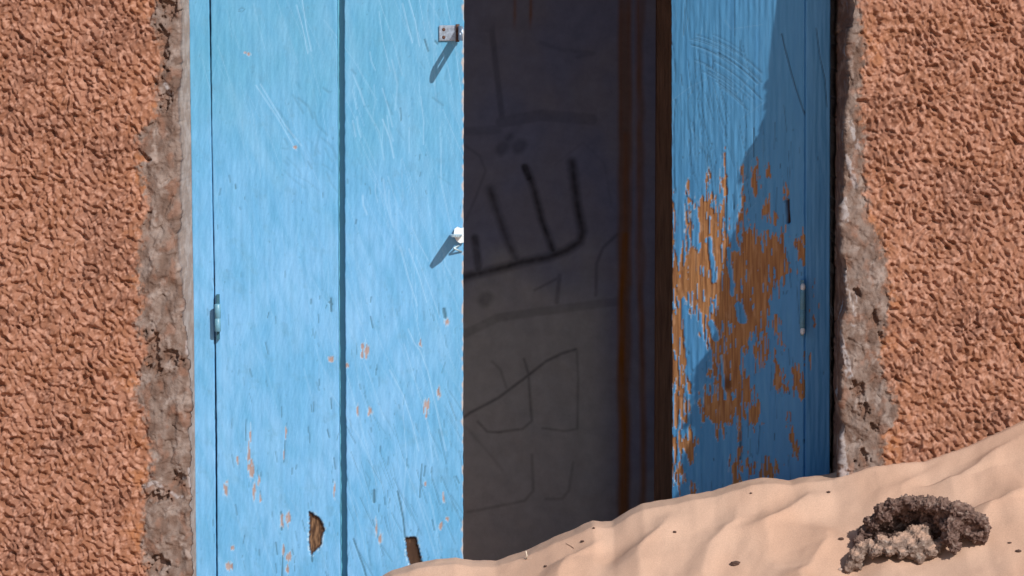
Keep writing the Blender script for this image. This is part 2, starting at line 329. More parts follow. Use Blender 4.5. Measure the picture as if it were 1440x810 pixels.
for pts, w, v in [
    ([(645, 592), (662, 580), (700, 560), (740, 530), (768, 508), (790, 497), (810, 491)], 2, .6), ([(811, 491), (813, 530), (812, 603), (795, 606), (763, 602)], 1.5, .45),
    ([(737, 505), (743, 525), (746, 570), (748, 592), (735, 603), (700, 608), (685, 607), (672, 593)], 1.8, .5), ([(692, 508), (704, 520), (712, 545)], 1.6, .35),
    ([(787, 388), (783, 425)], 3, .4), ([(787, 390), (752, 408)], 1.8, .4), ([(868, 330), (848, 348), (839, 370), (838, 415)], 2.2, .45),
    ([(692, 45), (697, 90), (702, 130), (706, 165)], 4, .38), ([(655, 38), (690, 42)], 4, .25), ([(705, 172), (760, 162), (832, 168)], 8, .25), ([(655, 185), (700, 182)], 6, .2),
    ([(652, 470), (700, 447), (760, 438), (868, 424)], 6, .28), ([(658, 720), (700, 712), (738, 704), (750, 690), (748, 640)], 2, .35), ([(768, 702), (790, 702), (800, 690), (806, 650)], 2, .3),
    ([(655, 205), (675, 220), (683, 240), (670, 275), (655, 310)], 1.6, .3), ([(780, 233), (820, 200), (850, 230), (860, 290)], 1.5, .15), ([(760, 60), (790, 70), (835, 75), (812, 80)], 3, .2),
    ([(655, 600), (690, 640), (706, 660)], 2, .2)]: stroke(g, px, py, pts, w, 3, v)
C = mix(flat((0.25, 0.275, 0.43), BX.shape), (0.29, 0.295, 0.40), ss(-.4, .4, fbm(px / 90, py / 120, 3, 91)))
C = mix(C, (0.48, 0.43, 0.41), 0.5 * ss(560, 760, py + 60 * fbm(px / 70, py / 70, 2, 92)))  # warm bounce off the sand put into the lower wall colour
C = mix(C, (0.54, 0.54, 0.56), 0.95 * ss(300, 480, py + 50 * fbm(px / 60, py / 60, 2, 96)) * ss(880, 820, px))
C = mix(C, (0.035, 0.033, 0.042), np.clip(g * 0.95 * (0.9 + .25 * fbm(px / 12, py / 12, 2, 93)), 0, 1))
st = np.zeros_like(BX)
stroke(st, px, py, [(879, 330), (875, 420), (874, 520), (878, 620), (876, 810)], 5, 7, 1.0); stroke(st, px, py, [(880, 190), (879, 340)], 3.6, 8, .6)
stroke(st, px, py, [(884, 0), (887, 120), (888, 250), (886, 400)], 1.6, 5, .38)
stroke(st, px, py, [(872, -20), (872, 120), (874, 240)], 1.6, 5, .3)
stroke(st, px, py, [(897, -20), (898, 300), (897, 360), (902, 460), (904, 560), (906, 810)], 3, 7, .6)
stroke(st, px, py, [(704, -10), (716, 12), (726, 24), (738, 31), (748, 20), (750, -10)], 1.6, 3, .7)
db = np.zeros_like(BX); stroke(db, px + 3 * pn(px * 0, py / 70, 97), py, [(879, -30), (877, 830)], 9, 6, .8); stroke(db, px + 3 * pn(px * 0, py / 50, 98), py, [(902, -30), (903, 830)], 4, 5, .55)
C = mix(C, (0.24, 0.135, 0.09), db)
C = mix(C, (0.30, 0.125, 0.045), st * (1.0 + .4 * pn(px / 4, py / 50, 94)))
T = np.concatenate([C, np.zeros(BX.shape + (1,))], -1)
BYd = DB + 0.004 * fbm(px / 60, py / 60, 3, 95) - 0.002 * st
room = empty('room_interior', (0, 0.8, 0.3)); tag(room, kind='structure')
room['label'] = 'dim plastered room behind the open door with dark painted scrawls on its wall'
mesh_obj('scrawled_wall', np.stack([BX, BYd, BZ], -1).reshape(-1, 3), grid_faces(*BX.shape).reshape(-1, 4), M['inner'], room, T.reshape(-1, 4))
ti = np.tile([0.30, 0.27, 0.25, 0.0], (8, 1))
box('side_wall', -2.3, -2.2, 0.34, 1.3, -0.3, 2.6, M['inner'], room, tint=ti); box('side_wall', 2.2, 2.3, 0.34, 1.3, -0.3, 2.6, M['inner'], room, tint=ti)
box('ceiling', -2.3, 2.3, 0.343, 1.4, 2.6, 2.7, M['inner'], room, tint=ti); box('wall_backing', -2.3, 2.3, 1.27, 1.4, -0.3, 2.6, M['inner'], room, tint=ti)
xa, _ = unproj(923, 405, 1.15); xc, _ = unproj(975, 405, 1.15)
tp = box('timber_post', xa, xc, 1.15, 1.235, -0.2, 2.599, M['timber'], None, bev=0.004)
tag(tp, 'dark brown timber post against the inner wall behind the narrow door leaf', 'post')

# ------------------------------------------------------------------ painted timber fields
rnd = np.random.RandomState(3)
LW = [(352, 612, 1.6, 16), (350, 640, 3.5, 18), (353, 660, 6, 18), (357, 690, 3, 18), (364, 676, 2, 10), (402, 608, 1.8, 12), (399, 640, 1.5, 8), (334, 648, 2, 9), (318, 688, 4.5, 13), (396, 733, 3, 14), (405, 729, 5, 12),
      (406, 783, 5, 9), (398, 775, 2, 12), (404, 800, 3, 10), (327, 770, 3, 6), (322, 796, 6, 9), (366, 700, 2, 9), (466, 505, 6, 5), (488, 514, 3, 6), (510, 488, 3, 10), (515, 494, 5.5, 13), (509, 500, 3, 8), (503, 577, 2, 11), (520, 578, 5, 8),
      (600, 572, 5, 15), (617, 552, 4, 11), (628, 453, 4, 7), (591, 483, 2.5, 6), (529, 742, 2.5, 15), (535, 758, 3, 12), (598, 680, 2, 5), (624, 700, 2, 9), (620, 740, 4, 7), (629, 730, 3, 4), (350, 76, 4, 3.5), (345, 74, 3, 2), (415, 207, 3.5, 3), (470, 690, 2, 14)]
H1 = [(434, 719), (440, 722), (449, 728), (455, 739), (457, 746), (453, 754), (452, 767), (446, 773), (438, 781), (435, 773), (434, 756), (435, 739)]
H2 = [(569.5, 755.6), (585, 755.6), (588.4, 768.6), (591.5, 781.6), (593, 793), (577, 797), (572, 781.6)]
def random_strokes(F, px, py, n, xr, yr, ang, lr, w, v, seed, soft=1.1, curve=0.0):
    q = np.random.RandomState(seed)
    for _ in range(n):
        x, y = q.uniform(*xr), q.uniform(*yr); a = R(q.normal(ang[0], ang[1])); L = q.uniform(*lr); c = q.normal(0, curve) if curve else 0
        p = [(x + math.sin(a + c * (k - 1)) * L * (k - 1) / 2 , y + math.cos(a + c * (k - 1)) * L * (k - 1) / 2) for k in range(3)]
        stroke(F, px, py, p, q.uniform(*w), soft, q.uniform(*v))
def left_field(px, py):
    shp = px.shape
    C = mix(flat((0.12, 0.37, 0.65), shp), (0.095, 0.335, 0.54), ss(330, 60, py + 120 * fbm(px / 90, py / 130, 2, 100)))
    C = mix(C, (0.24, 0.49, 0.80), (0.22 + .33 * ss(150, 480, py)) * ss(-.6, .6, fbm(px / 60 + py / 260, py / 110, 4, 101)))
    C = mix(C, (0.08, 0.31, 0.54), 0.4 * ss(-0.2, .5, fbm((px - py * .3) / 16, (py + px * .3) / 60, 4, 102)))
    C = mix(C, (0.09, 0.33, 0.56), 0.4 * ss(560, 650, px))
    sg = pn((px + py * .27) / 1.9, py / 45, 112) + .7 * pn((px - py * .12) / 1.5, py / 30, 113) + .6 * pn(px / 3, py / 3, 114)
    C = C * (1 + .07 * sg[..., None] * np.array([1.6, 1, .7]))
    h = 0.00045 * pn(px / 5, py / 90, 103) + 0.0004 * fbm((px + py * .25) / 7, py / 60, 2, 104)
    s = np.zeros(shp); e = (290, 655); y = (-10, 815)
    random_strokes(s, px, py, 260, e, y, (15, 8), (20, 130), (.2, .6), (.08, .4), 21, 1.3, .05); random_strokes(s, px, py, 60, e, y, (14, 9), (60, 240), (3, 9), (.05, .16), 24, 9, .08)
    random_strokes(s, px, py, 70, (485, 655), y, (16, 6), (40, 170), (.3, .7), (.2, .7), 22, 1.3, .06)
    random_strokes(s, px, py, 20, (490, 600), (0, 300), (12, 10), (20, 80), (.5, 1.0), (.4, .8), 23, 1.5, .1)
    for p in [[(417, 7), (426, 40), (433, 75)], [(360, 120), (390, 165), (417, 212)], [(366, 118), (400, 175), (424, 205)], [(574, 463), (583, 483), (591, 493), (602, 523), (613, 572), (620, 604), (627, 634)],
              [(548, 520), (567, 556), (580, 596), (589, 634)], [(563, 347), (574, 390), (587, 430)], [(575, 350), (590, 390), (600, 425)], [(566, 5), (573, 35), (580, 60)], [(575, 0), (584, 30), (590, 65)], [(425, 0), (431, 40), (438, 72)]]:
        stroke(s, px, py, p, .7, 1.4, .85)
    C = mix(C, (0.40, 0.65, 0.89), 0.55 * s); h = h - 0.0002 * s
    d = np.zeros(shp)                             # dirt scuffs and small cracks
    random_strokes(d, px, py, 60, e, (200, 815), (4, 8), (3, 11), (.4, 1.0), (.4, .9), 31)
    random_strokes(d, px, py, 110, e, (430, 815), (3, 8), (4, 18), (.3, .9), (.3, .9), 32)
    random_strokes(d, px, py, 70, (485, 655), (560, 815), (20, 8), (10, 60), (.3, .7), (.25, .7), 33)
    random_strokes(d, px, py, 30, (400, 475), (120, 260), (35, 25), (8, 40), (.6, 1.6), (.1, .4), 34, 2.5, .2); random_strokes(d, px, py, 220, (270, 655), (0, 815), (5, 30), (1, 3), (.3, .7), (.2, .6), 36)
    random_strokes(d, px, py, 14, (485, 655), (20, 260), (25, 25), (8, 30), (.5, 1.5), (.1, .35), 35, 2)
    for p, w in [([(559, 691), (563, 709), (567, 730), (569.5, 755)], 1.3), ([(465, 420), (466, 438)], 1.4), ([(463, 425), (467, 428)], 1.4), ([(624, 435), (626, 446)], 2.4), ([(593, 653), (590, 700)], .8), ([(598, 655), (596, 670)], .8),
                 ([(526, 690), (526, 706)], 2), ([(438, 780), (439, 790)], 1.2), ([(398, 770), (396, 815)], 1.0), ([(395, 720), (396, 745)], 1.2), ([(401, 620), (399, 650)], .8), ([(497, 758), (512, 800), (516, 815)], 1.1), ([(591, 783), (594, 795)], 1.4),
                 ([(597, 56), (602, 72)], 1.2), ([(612, 58), (615, 62)], 1.2), ([(346, 690 - 100), (345, 640 - 20)], .6), ([(465, 560), (466, 575)], .8), ([(563, 152), (564, 170)], .7)]:
        stroke(d, px, py, p, w, 1, .95)
    stroke(d, px, py, [(335, 14), (340, 11), (344, 13), (340, 17), (335, 16)], .6, 1, .6)
    C = mix(C, (0.045, 0.13, 0.19), 0.85 * d); h = h - 0.0011 * d
    C = mix(C, (0.10, 0.26, 0.40), .30 * ss(.1, .55, fbm((px - py * .4) / 26, (py + px * .3) / 34, 5, 116, .65)))
    w = np.full(shp, -1.0); nz = 0.55 * fbm(px / 3.0, py / 10, 3, 105)
    for (cx, cy, rx, ry) in LW:
        sel = (abs(px - cx) < rx * 2 + 3) & (abs(py - cy) < ry * 2 + 3)
        q = 1 - np.hypot((px[sel] - cx) / rx, (py[sel] - cy) / ry); w[sel] = np.maximum(w[sel], q)
    w = w + nz + .6 * fbm(px / 1.8, py / 14, 2, 111) - .28
    pr = ss(-.22, -.02, w); wd = ss(.0, .22, w)
    C = mix(C, (0.40, 0.54, 0.68), pr * .45)
    grain = 0.5 + .5 * pn(px / 1.8, py / 25, 106)
    wc = mix(flat((0.42, 0.34, 0.33), shp), (0.25, 0.17, 0.155), grain); C = C * (1 - wd[..., None]) + wc * wd[..., None]
    h = h - 0.0007 * wd
    hd = np.maximum(polyd(px, py, H1), polyd(px, py, H2)) + 1.2 * pn(px / 4, py / 4, 107)
    k = ss(-.6, .9, hd); dp = ss(0, 5.5, hd)
    wc = mix(flat((0.055, 0.026, 0.014), shp), (0.25, 0.14, 0.075), ss(-.3, .5, fbm(px / 4, py / 18, 3, 108) + .3 * (px < 500) - .25 - .25 * (px > 500) - .5 * ss(4, 1, hd)))
    C = mix(C, (0.5, 0.68, 0.8), .6 * ss(-3.2, -1.5, hd) * (1 - k) * ss(.1, .4, pn(px / 5, py / 5, 109) + .15))
    C = C * (1 - k[..., None]) + wc * k[..., None]; h = h - 0.0045 * k - 0.003 * dp
    # chipped meeting edge
    ch = ss(4.0, .5, 652 - px + 3.5 * pn(px / 9, py / 9, 110) + 1) * (px > 600)
    C = mix(C, (0.50, 0.40, 0.34), ch * .85)
    alpha = np.clip(1 - wd - k - ch, 0, 1)
    return C, h, alpha
PA = [(988, 280), (1003, 290), (1018, 285), (1020, 310), (1030, 345), (1048, 318), (1058, 322), (1072, 330), (1085, 328), (1103, 325), (1107, 350), (1110, 370), (1100, 395), (1085, 405), (1080, 430), (1082, 455), (1075, 475), (1060, 470), (1050, 490),
      (1045, 520), (1060, 545), (1068, 590), (1058, 605), (1050, 580), (1040, 585), (1020, 605), (1005, 600), (985, 590), (985, 565), (1000, 540), (1000, 500), (988, 470), (985, 440), (975, 425), (948, 430), (940, 400), (940, 375), (955, 360), (975, 348), (985, 345), (983, 300)]
RP = [PA, [(940, 430), (965, 435), (962, 470), (966, 500), (966, 560), (972, 580), (960, 592), (940, 590)], [(940, 612), (980, 612), (978, 640), (972, 652), (965, 640), (940, 640)], [(940, 655), (962, 665), (962, 682), (940, 678)],
      [(1028, 648), (1040, 640), (1045, 690), (1030, 696)], [(1068, 652), (1080, 648), (1095, 655), (1099, 670), (1075, 686), (1068, 675)], [(1088, 512), (1100, 520), (1100, 550), (1090, 548)], [(1112, 522), (1130, 508), (1130, 562), (1118, 552)],
      [(1061, 480), (1080, 478), (1081, 505), (1064, 510)], [(1056, 455), (1062, 440), (1068, 460), (1060, 478)], [(1140, 420), (1152, 420), (1150, 462), (1140, 460)], [(1138, 475), (1144, 475), (1143, 512), (1137, 510)], [(1120, 340), (1130, 330), (1130, 372), (1122, 375)], [(1142, 400), (1148, 402), (1147, 418), (1141, 418)]]
RE = [(993, 256, 3, 9), (1018, 245, 2, 14), (1018, 262, 2, 12), (1045, 240, 1.6, 12), (1062, 250, 3, 11), (1080, 240, 2.2, 9), (1045, 290, 2.5, 15), (1079, 290, 4, 14), (1087, 307, 5, 6), (1106, 268, 3, 8), (965, 310, 2, 10), (970, 325, 2, 16), (975, 308, 1.5, 10), (943, 320, 5, 40),
      (968, 270, 1.5, 6), (1000, 275, 5, 6), (1046, 320, 2, 12), (1040, 310, 2, 12), (1115, 620, 3, 14), (1110, 590, 3, 8), (1118, 635, 3, 10), (1055, 660, 4, 12), (1040, 620, 2.4, 24), (1066, 500, 3, 14), (1092, 455, 4, 10), (1100, 480, 3, 8), (1012, 420, 4, 20), (975, 690, 6, 8)]
def right_field(px, py):
    shp = px.shape
    C = mix(flat((0.10, 0.36, 0.60), shp), (0.085, 0.33, 0.62), ss(150, 420, py + 60 * fbm(px / 60, py / 90, 2, 200)))
    C = mix(C, (0.07, 0.29, 0.54), 0.5 * ss(0, .5, fbm(px / 18, py / 110, 4, 201)))
    C = mix(C, (0.15, 0.44, 0.70), 0.5 * ss(0, .5, fbm(px / 10, py / 70, 3, 202)))
    h = 0.0006 * pn(px / 4, py / 90, 203) + 0.0005 * fbm(px / 7, py / 40, 3, 204)
    d = np.zeros(shp); s = np.zeros(shp); C = mix(C, (0.09, 0.31, 0.68), .45 * np.ones(shp))
    random_strokes(d, px, py, 90, (942, 1135), (150, 700), (2, 3), (8, 55), (.25, .7), (.35, .9), 41)
    random_strokes(d, px, py, 45, (942, 1060), (0, 330), (4, 5), (10, 60), (.25, .6), (.3, .8), 42)
    random_strokes(d, px, py, 60, (942, 1165), (180, 700), (3, 12), (2, 6), (.5, 1.0), (.4, .8), 43)
    random_strokes(d, px, py, 22, (965, 1040), (120, 260), (14, 4), (30, 110), (.25, .5), (.3, .7), 46)
    q = np.random.RandomState(44)
    for k in range(26):
        o = k * 2.3 - 26 + q.normal(0, 1.5); v = q.uniform(.15, .85); a = q.uniform(0, .6); b = min(1.05, a + q.uniform(.25, .7))
        arc = [(966 + t * 100, 66 + o + 20 * t + 42 * t * t + (o * .35) * t) for t in np.linspace(a, b, 6)]
        stroke(d, px, py, arc, q.uniform(.3, .7), 1.2, v); stroke(s, px, py, [(x + 1, y + 2) for x, y in arc], .5, 1.2, v * .6)
    random_strokes(s, px, py, 40, (945, 1060), (0, 330), (-10, 30), (8, 40), (.3, .6), (.2, .5), 45, 1.2)
    for p, w in [([(1099, 48), (1104, 70), (1110, 93), (1119, 125), (1126, 145), (1132, 163)], .9), ([(1148, 40), (1153, 80), (1160, 110), (1163, 150)], .6), ([(1107, 284), (1108, 312)], 2.6), ([(1041, 600), (1041, 645)], 1.8), ([(1021, 250), (1020, 440)], .8), ([(1041, 530), (1040, 560)], 2)]:
        stroke(d, px, py, p, w, 1.2, .95)
    C = mix(C, (0.30, 0.56, 0.78), .6 * s); C = mix(C, (0.035, 0.07, 0.11), .85 * d); h = h - 0.0013 * d
    sl_ = np.zeros(shp); stroke(sl_, px, py, [(1107, 282), (1108, 312)], 2.6, 1.2, 1); C = mix(C, (.035, .015, .012), sl_); h = h - .005 * sl_
    w = np.full(shp, -30.)
    pyw = py + 20 * pn(px / 4.5, py / 60, 220) + 10 * pn(px / 2.2, py / 30, 221); pxw = px + 3 * pn(px / 9, py / 12, 222)
    for P in RP: w = np.maximum(w, polyd(pxw, pyw, P))
    for (cx, cy, rx, ry) in RE: w = np.maximum(w, (1 - np.hypot((px - cx) / rx, (py - cy) / ry)) * rx * 1.3)
    w = np.minimum(w, 9)
    w = w * .75 + 7.5 * fbm(px / 4.6, py / 34, 4, 205) + 3.5 * fbm(px / 2.4, py / 10, 3, 206) + 5 * fbm(px / 14, py / 22, 2, 215) + .9
    w = w - 7 * ss(.12, .45, pn(px / 3.0, py / 42, 216)) - 4 * ss(.15, .5, pn(px / 1.9, py / 22, 217)) * (px < 1060)
    w = np.where(px > 1131, w - 4, w)
    for cx, yy0, yy1, r_ in [(998, 335, 395, 3.2), (963, 432, 520, 4), (1024, 350, 415, 3), (1000, 455, 475, 5), (1013, 500, 560, 2), (1030, 330, 350, 4), (1038, 430, 450, 6)]:
        dd = segd(px, py, (cx, yy0), (cx + 6, yy1)); w = np.minimum(w, (dd - r_) * 1.6 + 3.0 * pn(px / 4, py / 16, 207))
    pr = ss(-2.2, -.6, w); k = ss(-.4, .5, w)
    C = mix(C, (0.42, 0.55, 0.68), .75 * pr * ss(1100, 960, px) * ss(-.2, .3, pn(px / 6, py / 12, 208) + .1))
    gr = np.clip(.5 + .9 * pn(px / 1.7, py / 45, 209), 0, 1)
    wc = mix(flat((0.50, 0.25, 0.10), shp), (0.30, 0.13, 0.055), gr); wc = mix(wc, (0.55, 0.31, 0.17), .6 * ss(.15, .5, fbm(px / 8, py / 30, 3, 210)))
    wc = mix(wc, (0.10, 0.04, 0.02), .8 * ss(9, 2, np.hypot(px - 1023, (py - 540) * .6)))
    C = C * (1 - k[..., None]) + wc * k[..., None]
    h = h - 0.0009 * k - 0.0004 * gr * k
    return C, h, np.clip(1 - k - d, 0, 1)

def lin(pts, y):                                  # (py, px) pairs on the plane Y=y -> x(z)
    p = np.array(pts, float); x, z = unproj(p[:, 1], p[:, 0], y); o = np.argsort(z)
    return lambda zz: np.interp(zz, z[o], x[o], left=x[o][0], right=x[o][-1])
zfd = np.arange(0.44, 1.54, 0.0018)
def plank(name, zlo, zhi, P0, P1, nrm, thick, step, field, parent, m, wob=0.0006, bev=0.0022, seed=0):
    """plank between edge curves P0(z), P1(z) -> (x,y); nrm: outward normal (x,y)"""
    zr = np.concatenate([np.linspace(zlo, 0.43, 8), zfd, np.linspace(1.55, zhi, 10)])
    a = np.stack(P0(zr), -1); b = np.stack(P1(zr), -1); L = np.linalg.norm(b - a, axis=-1).max(); n = int(L / step) + 2
    u = np.linspace(0, 1, n); u = np.sort(np.concatenate([u, [0.0008 / L, 0.002 / L, 1 - 0.0008 / L, 1 - 0.002 / L]])); n = len(u)
    P = a[:, None, :] * (1 - u[None, :, None]) + b[:, None, :] * u[None, :, None]
    Zg = np.repeat(zr[:, None], n, 1); px, py = proj(P[..., 0], P[..., 1], Zg)
    C, h, al = field(px, py)
    dd = np.minimum(u, 1 - u)[None, :] * L; q = np.clip(1 - dd / bev, 0, 1); hb = -bev * (1 - np.sqrt(np.maximum(0, 1 - q * q)))
    h = h + hb
    t = (b - a)[:, None, :] / np.linalg.norm(b - a, axis=-1)[:, None, None]
    wo = wob * fbm(Zg / .02, Zg * 0 + seed, 3, seed) * (np.abs(u - .5)[None, :] > .49)
    P = P + np.array(nrm)[None, None, :] * h[..., None] + t * wo[..., None]
    back = np.stack([b - np.array(nrm) * thick, a - np.array(nrm) * thick], 1)
    P = np.concatenate([P, back], 1); Zg = np.concatenate([Zg, Zg[:, :2]], 1); n += 2
    T = np.concatenate([C, al[..., None]], -1); T = np.concatenate([T, np.tile([.07, .22, .36, .5], (len(zr), 2, 1))], 1)
    V = np.concatenate([P, Zg[..., None]], -1).reshape(-1, 3); F = grid_faces(len(zr), n, True).reshape(-1, 4)
    o = mesh_obj(name, V, F, m, parent, T.reshape(-1, 4))
    return o
# ------------------------------------------------------------------ door frame
frame = empty('door_frame', (0, D, 0.3)); tag(frame, 'blue painted timber frame set back into the wall round both door leaves', 'door frame')
fl0 = lin([(-20, 264.5), (0, 265), (400, 271), (810, 275), (840, 275)], D); fl1 = lin([(-20, 294), (0, 294), (420, 301), (810, 304), (840, 304)], D)
def frame_left(px, py):
    C, h, al = left_field(px, py); return C, h, al
plank('jamb_post', 0.1, 2.14, lambda z: (fl0(z), D + 0 * z), lambda z: (fl1(z), D + 0 * z), (0, -1), 0.075, 0.0018, frame_left, frame, M['paint'], seed=1)
fr0 = lin([(-20, 1133), (800, 1132.5)], D); fr1 = lin([(-20, 1168), (800, 1167)], D)
plank('jamb_post', 0.1, 2.14, lambda z: (fr0(z), D + 0 * z), lambda z: (fr1(z), D + 0 * z), (0, -1), 0.075, 0.0018, right_field, frame, M['paint'], seed=2)
tb = np.tile([.06, .2, .33, .5], (8, 1))
xs, _ = unproj(290, 405, D); box('door_stop', xs, xs + 0.028, D + 0.029, D + 0.072, 0.1, 2.14, M['paint'], frame, tint=tb)
xL, _ = unproj(265, 405, D); xR, _ = unproj(1168, 405, D)
box('head_rail', xL, xR, D, D + 0.075, 2.08, 2.149, M['paint'], frame, bev=0.0, tint=tb)

# ------------------------------------------------------------------ wide left leaf
leafL = empty('door_leaf', (float(unproj(297, 405, D)[0]), D, 0.3))
tag(leafL, 'wide sunlit pale blue door leaf of two planks with a hasp on its edge', 'door')
e0 = lin([(-20, 296.2), (0, 296.2), (200, 298), (430, 302.6), (600, 304.8), (840, 305.8)], D); e1 = lin([(-20, 474.5), (0, 474.5), (420, 476), (810, 479), (840, 479)], D)
e2 = lin([(-20, 484), (0, 484), (420, 485), (810, 488), (840, 488)], D); e3 = lin([(-20, 652.5), (400, 651.5), (840, 651)], D)
yL = lambda z: D - 0.001 + 0 * z
plank('plank', 0.25, 2.07, lambda z: (e0(z), yL(z)), lambda z: (e1(z), yL(z)), (0, -1), 0.026, 0.0018, left_field, leafL, M['paint'], seed=3)
plank('plank', 0.25, 2.07, lambda z: (e2(z), yL(z) + .0015), lambda z: (e3(z), yL(z) + .0015), (0, -1), 0.026, 0.0018, left_field, leafL, M['paint'], wob=0.0016, seed=4)
x2, _ = unproj(470, 405, D + .012); tb2 = np.tile([.13, .45, .60, 1.0], (8, 1))
box('seam_tongue', x2, x2 + 0.026, D + 0.019, D + 0.026, 0.25, 2.07, M['paint'], leafL, tint=tb2)
def hinge(parent, px, ytop, ybot, y, mm, ends=False):
    x, z1 = unproj(px, ytop, y - 0.006); _, z0 = unproj(px, ybot, y - 0.006); x, z0, z1 = float(x), float(z0), float(z1); r = 0.0046 if ends else 0.0056
    hg = empty('hinge', (x, y, z0), parent)
    ym = y - 0.0115
    lathe('knuckle', (x, ym, z0), (x, ym, z1), [(0, r * .75), (.02, r), (.46, r), (.47, r * .85), (.49, r * .85), (.5, r), (.98, r), (1, r * .75)], mm, hg, 18)
    box('hinge_flap', x - 0.0025, x + 0.0025, y - 0.007, y + 0.009, z0 - 0.014, z1 + 0.016, M['darkblue'] if not ends else M['bluemetal'], hg)
    if ends:
        for za, zb_ in ((z0 - 0.011, z0 + 0.0015), (z1 - 0.0015, z1 + 0.011)):
            lathe('pin_tip', (x + .0003, ym - .001, za), (x + .0003, ym - .001, zb_), [(0, .0022), (.25, .0042), (.7, .0042), (1, .0022)], M['white'], hg, 12)
    return hg
hinge(leafL, 306.5, 427, 466, D - .003, M['bluemetal'])
def prism(name, pts, vec, m, parent):             # closed outline extruded along vec
    n = len(pts); V = [tuple(p) for p in pts] + [tuple(Vector(p) + Vector(vec)) for p in pts]
    F = [list(range(n))[::-1], list(range(n, 2 * n))] + [[i, (i + 1) % n, n + (i + 1) % n, n + i] for i in range(n)]
    return mesh_obj(name, V, F, m, parent, smooth=False)
def pt(px, py, y): x, z = unproj(px, py, y); return (float(x), float(y), float(z))
# upper hasp: screwed plate, knuckle and slotted strap swung straight out from the door
yp = D - 0.0035
hs = empty('hasp', pt(632, 47, D), leafL)
box('hasp_plate', pt(617.5, 47, yp)[0], pt(641.5, 47, yp)[0], yp, yp + 0.0028, pt(616, 57.5, yp)[2], pt(616, 35.5, yp)[2], M['bare'], hs, bev=0.0008)
for sy in (41.5, 52.5):
    p = pt(624, sy, yp); lathe('screw', (p[0], yp - .0012, p[2]), (p[0], yp + .001, p[2]), [(0, .0018), (.4, .0031), (1, .0031)], M['rust'], hs, 12)
p = pt(643.5, 59, yp - .003); q = pt(643.5, 34, yp - .003)
lathe('hasp_knuckle', p, q, [(0, .0026), (.02, .0034), (.3, .0034), (.31, .0029), (.34, .0029), (.35, .0034), (.65, .0034), (.66, .0029), (.69, .0029), (.7, .0034), (1, .0034)], M['rust'], hs, 14)
base = Vector((p[0] + .001, yp - .004, (p[2] + q[2]) / 2)); Ls = 0.088; dirv = Vector((0.085, -1, 0)).normalized(); hw = 0.0125
def strap_ring(inner):                            # slotted strap as a frame of outline + slot
    out = []
    N = 28
    for k in range(N):
        a = 2 * math.pi * k / N; ca, sa = math.cos(a), math.sin(a)
        if inner: L0, L1, w_ = .038, .066, .0032
        else: L0, L1, w_ = .0, Ls, hw
        c0 = L0 + w_ if not inner else L0 + w_; c1 = L1 - w_
        if ca >= 0: out.append((c1 + w_ * ca, w_ * sa))
        else: out.append(((c0 + w_ * ca) if inner else (0.0 + w_ * 0), w_ * sa if inner else (w_ * (1 if sa > 0 else -1) if abs(sa) > .5 else w_ * 2 * sa)))
    return out
O_, I_ = strap_ring(False), strap_ring(True); N = len(O_); V = []; F = []
side_v = Vector((-dirv.y, dirv.x, 0)) * 0.0022
for off in (Vector((0, 0, 0)), side_v):
    for ring in (O_, I_):
        for (l_, w_) in ring: V.append(tuple(base + dirv * l_ + Vector((0, 0, w_)) + off))
for k in range(N):
    k2 = (k + 1) % N
    F += [[k, k2, N + k2, N + k], [2 * N + k, 3 * N + k, 3 * N + k2, 2 * N + k2], [k, 2 * N + k, 2 * N + k2, k2], [N + k, N + k2, 3 * N + k2, 3 * N + k]]
mesh_obj('hasp_strap', V, F, M['bare'], hs, smooth=False)
# lower bracket: white chipped lug with a tapering strap
h2 = empty('staple_bracket', pt(645, 330, D), leafL)
lug = [(639, 322), (643, 319), (648, 321), (652, 320), (652, 341), (647, 342), (642, 339), (638, 331)]
prism('lug', [pt(a, b, yp - .004) for a, b in lug], (0, .006, 0), M['white'], h2)
z_ = pt(640, 329, D)[2]; xl, xr = pt(633, 330, D)[0], pt(650, 330, D)[0]
prism('strap', [(xl, D - .002, z_), (xl + .002, D - .045, z_ + .001), (xl + .004, D - .066, z_ + .002), (xr - .010, D - .070, z_ + .002), (xr - .003, D - .055, z_ + .001), (xr, D - .002, z_)], (0, 0, -.003), M['metal'], h2)
c = pt(641, 350, D)
lathe('staple_leg', pt(646, 345, D), pt(638, 349, D - .014), [(0, .0016), (1, .0016)], M['metal'], h2, 8); lathe('staple_leg', pt(638, 349, D - .014), pt(649, 354, D), [(0, .0016), (1, .0016)], M['metal'], h2, 8)

# ------------------------------------------------------------------ narrow right leaf, ajar inwards
TH = R(40.0); hx = float(unproj(1131.5, 405, D)[0])
leafR = empty('door_leaf', (hx, D, 0.3)); tag(leafR, 'narrow half shaded blue door leaf pushed inwards with paint peeled to brown wood', 'door')
def solve_w():
    w = .2
    for _ in range(30):
        x = hx - w * math.cos(TH); y = D + w * math.sin(TH); p, _q = proj(x, y, 1.0); w += (p - 945.5) * .0012 / math.cos(TH) * .9
    return w
WR = solve_w()
xh = lin([(-20, 1130.8), (400, 1130.3), (840, 1129)], D)
nR = (-math.sin(TH), -math.cos(TH))
plank('plank', 0.3, 2.07, lambda z: (xh(z) - WR * math.cos(TH), D + WR * math.sin(TH) + 0 * z), lambda z: (xh(z), D + .001 + 0 * z), nR, 0.026, 0.0023, right_field, leafR, M['paint'], seed=5, wob=.001)
hinge(leafR, 1128.5, 407, 461, D - .001, M['bluemetal'], ends=True)

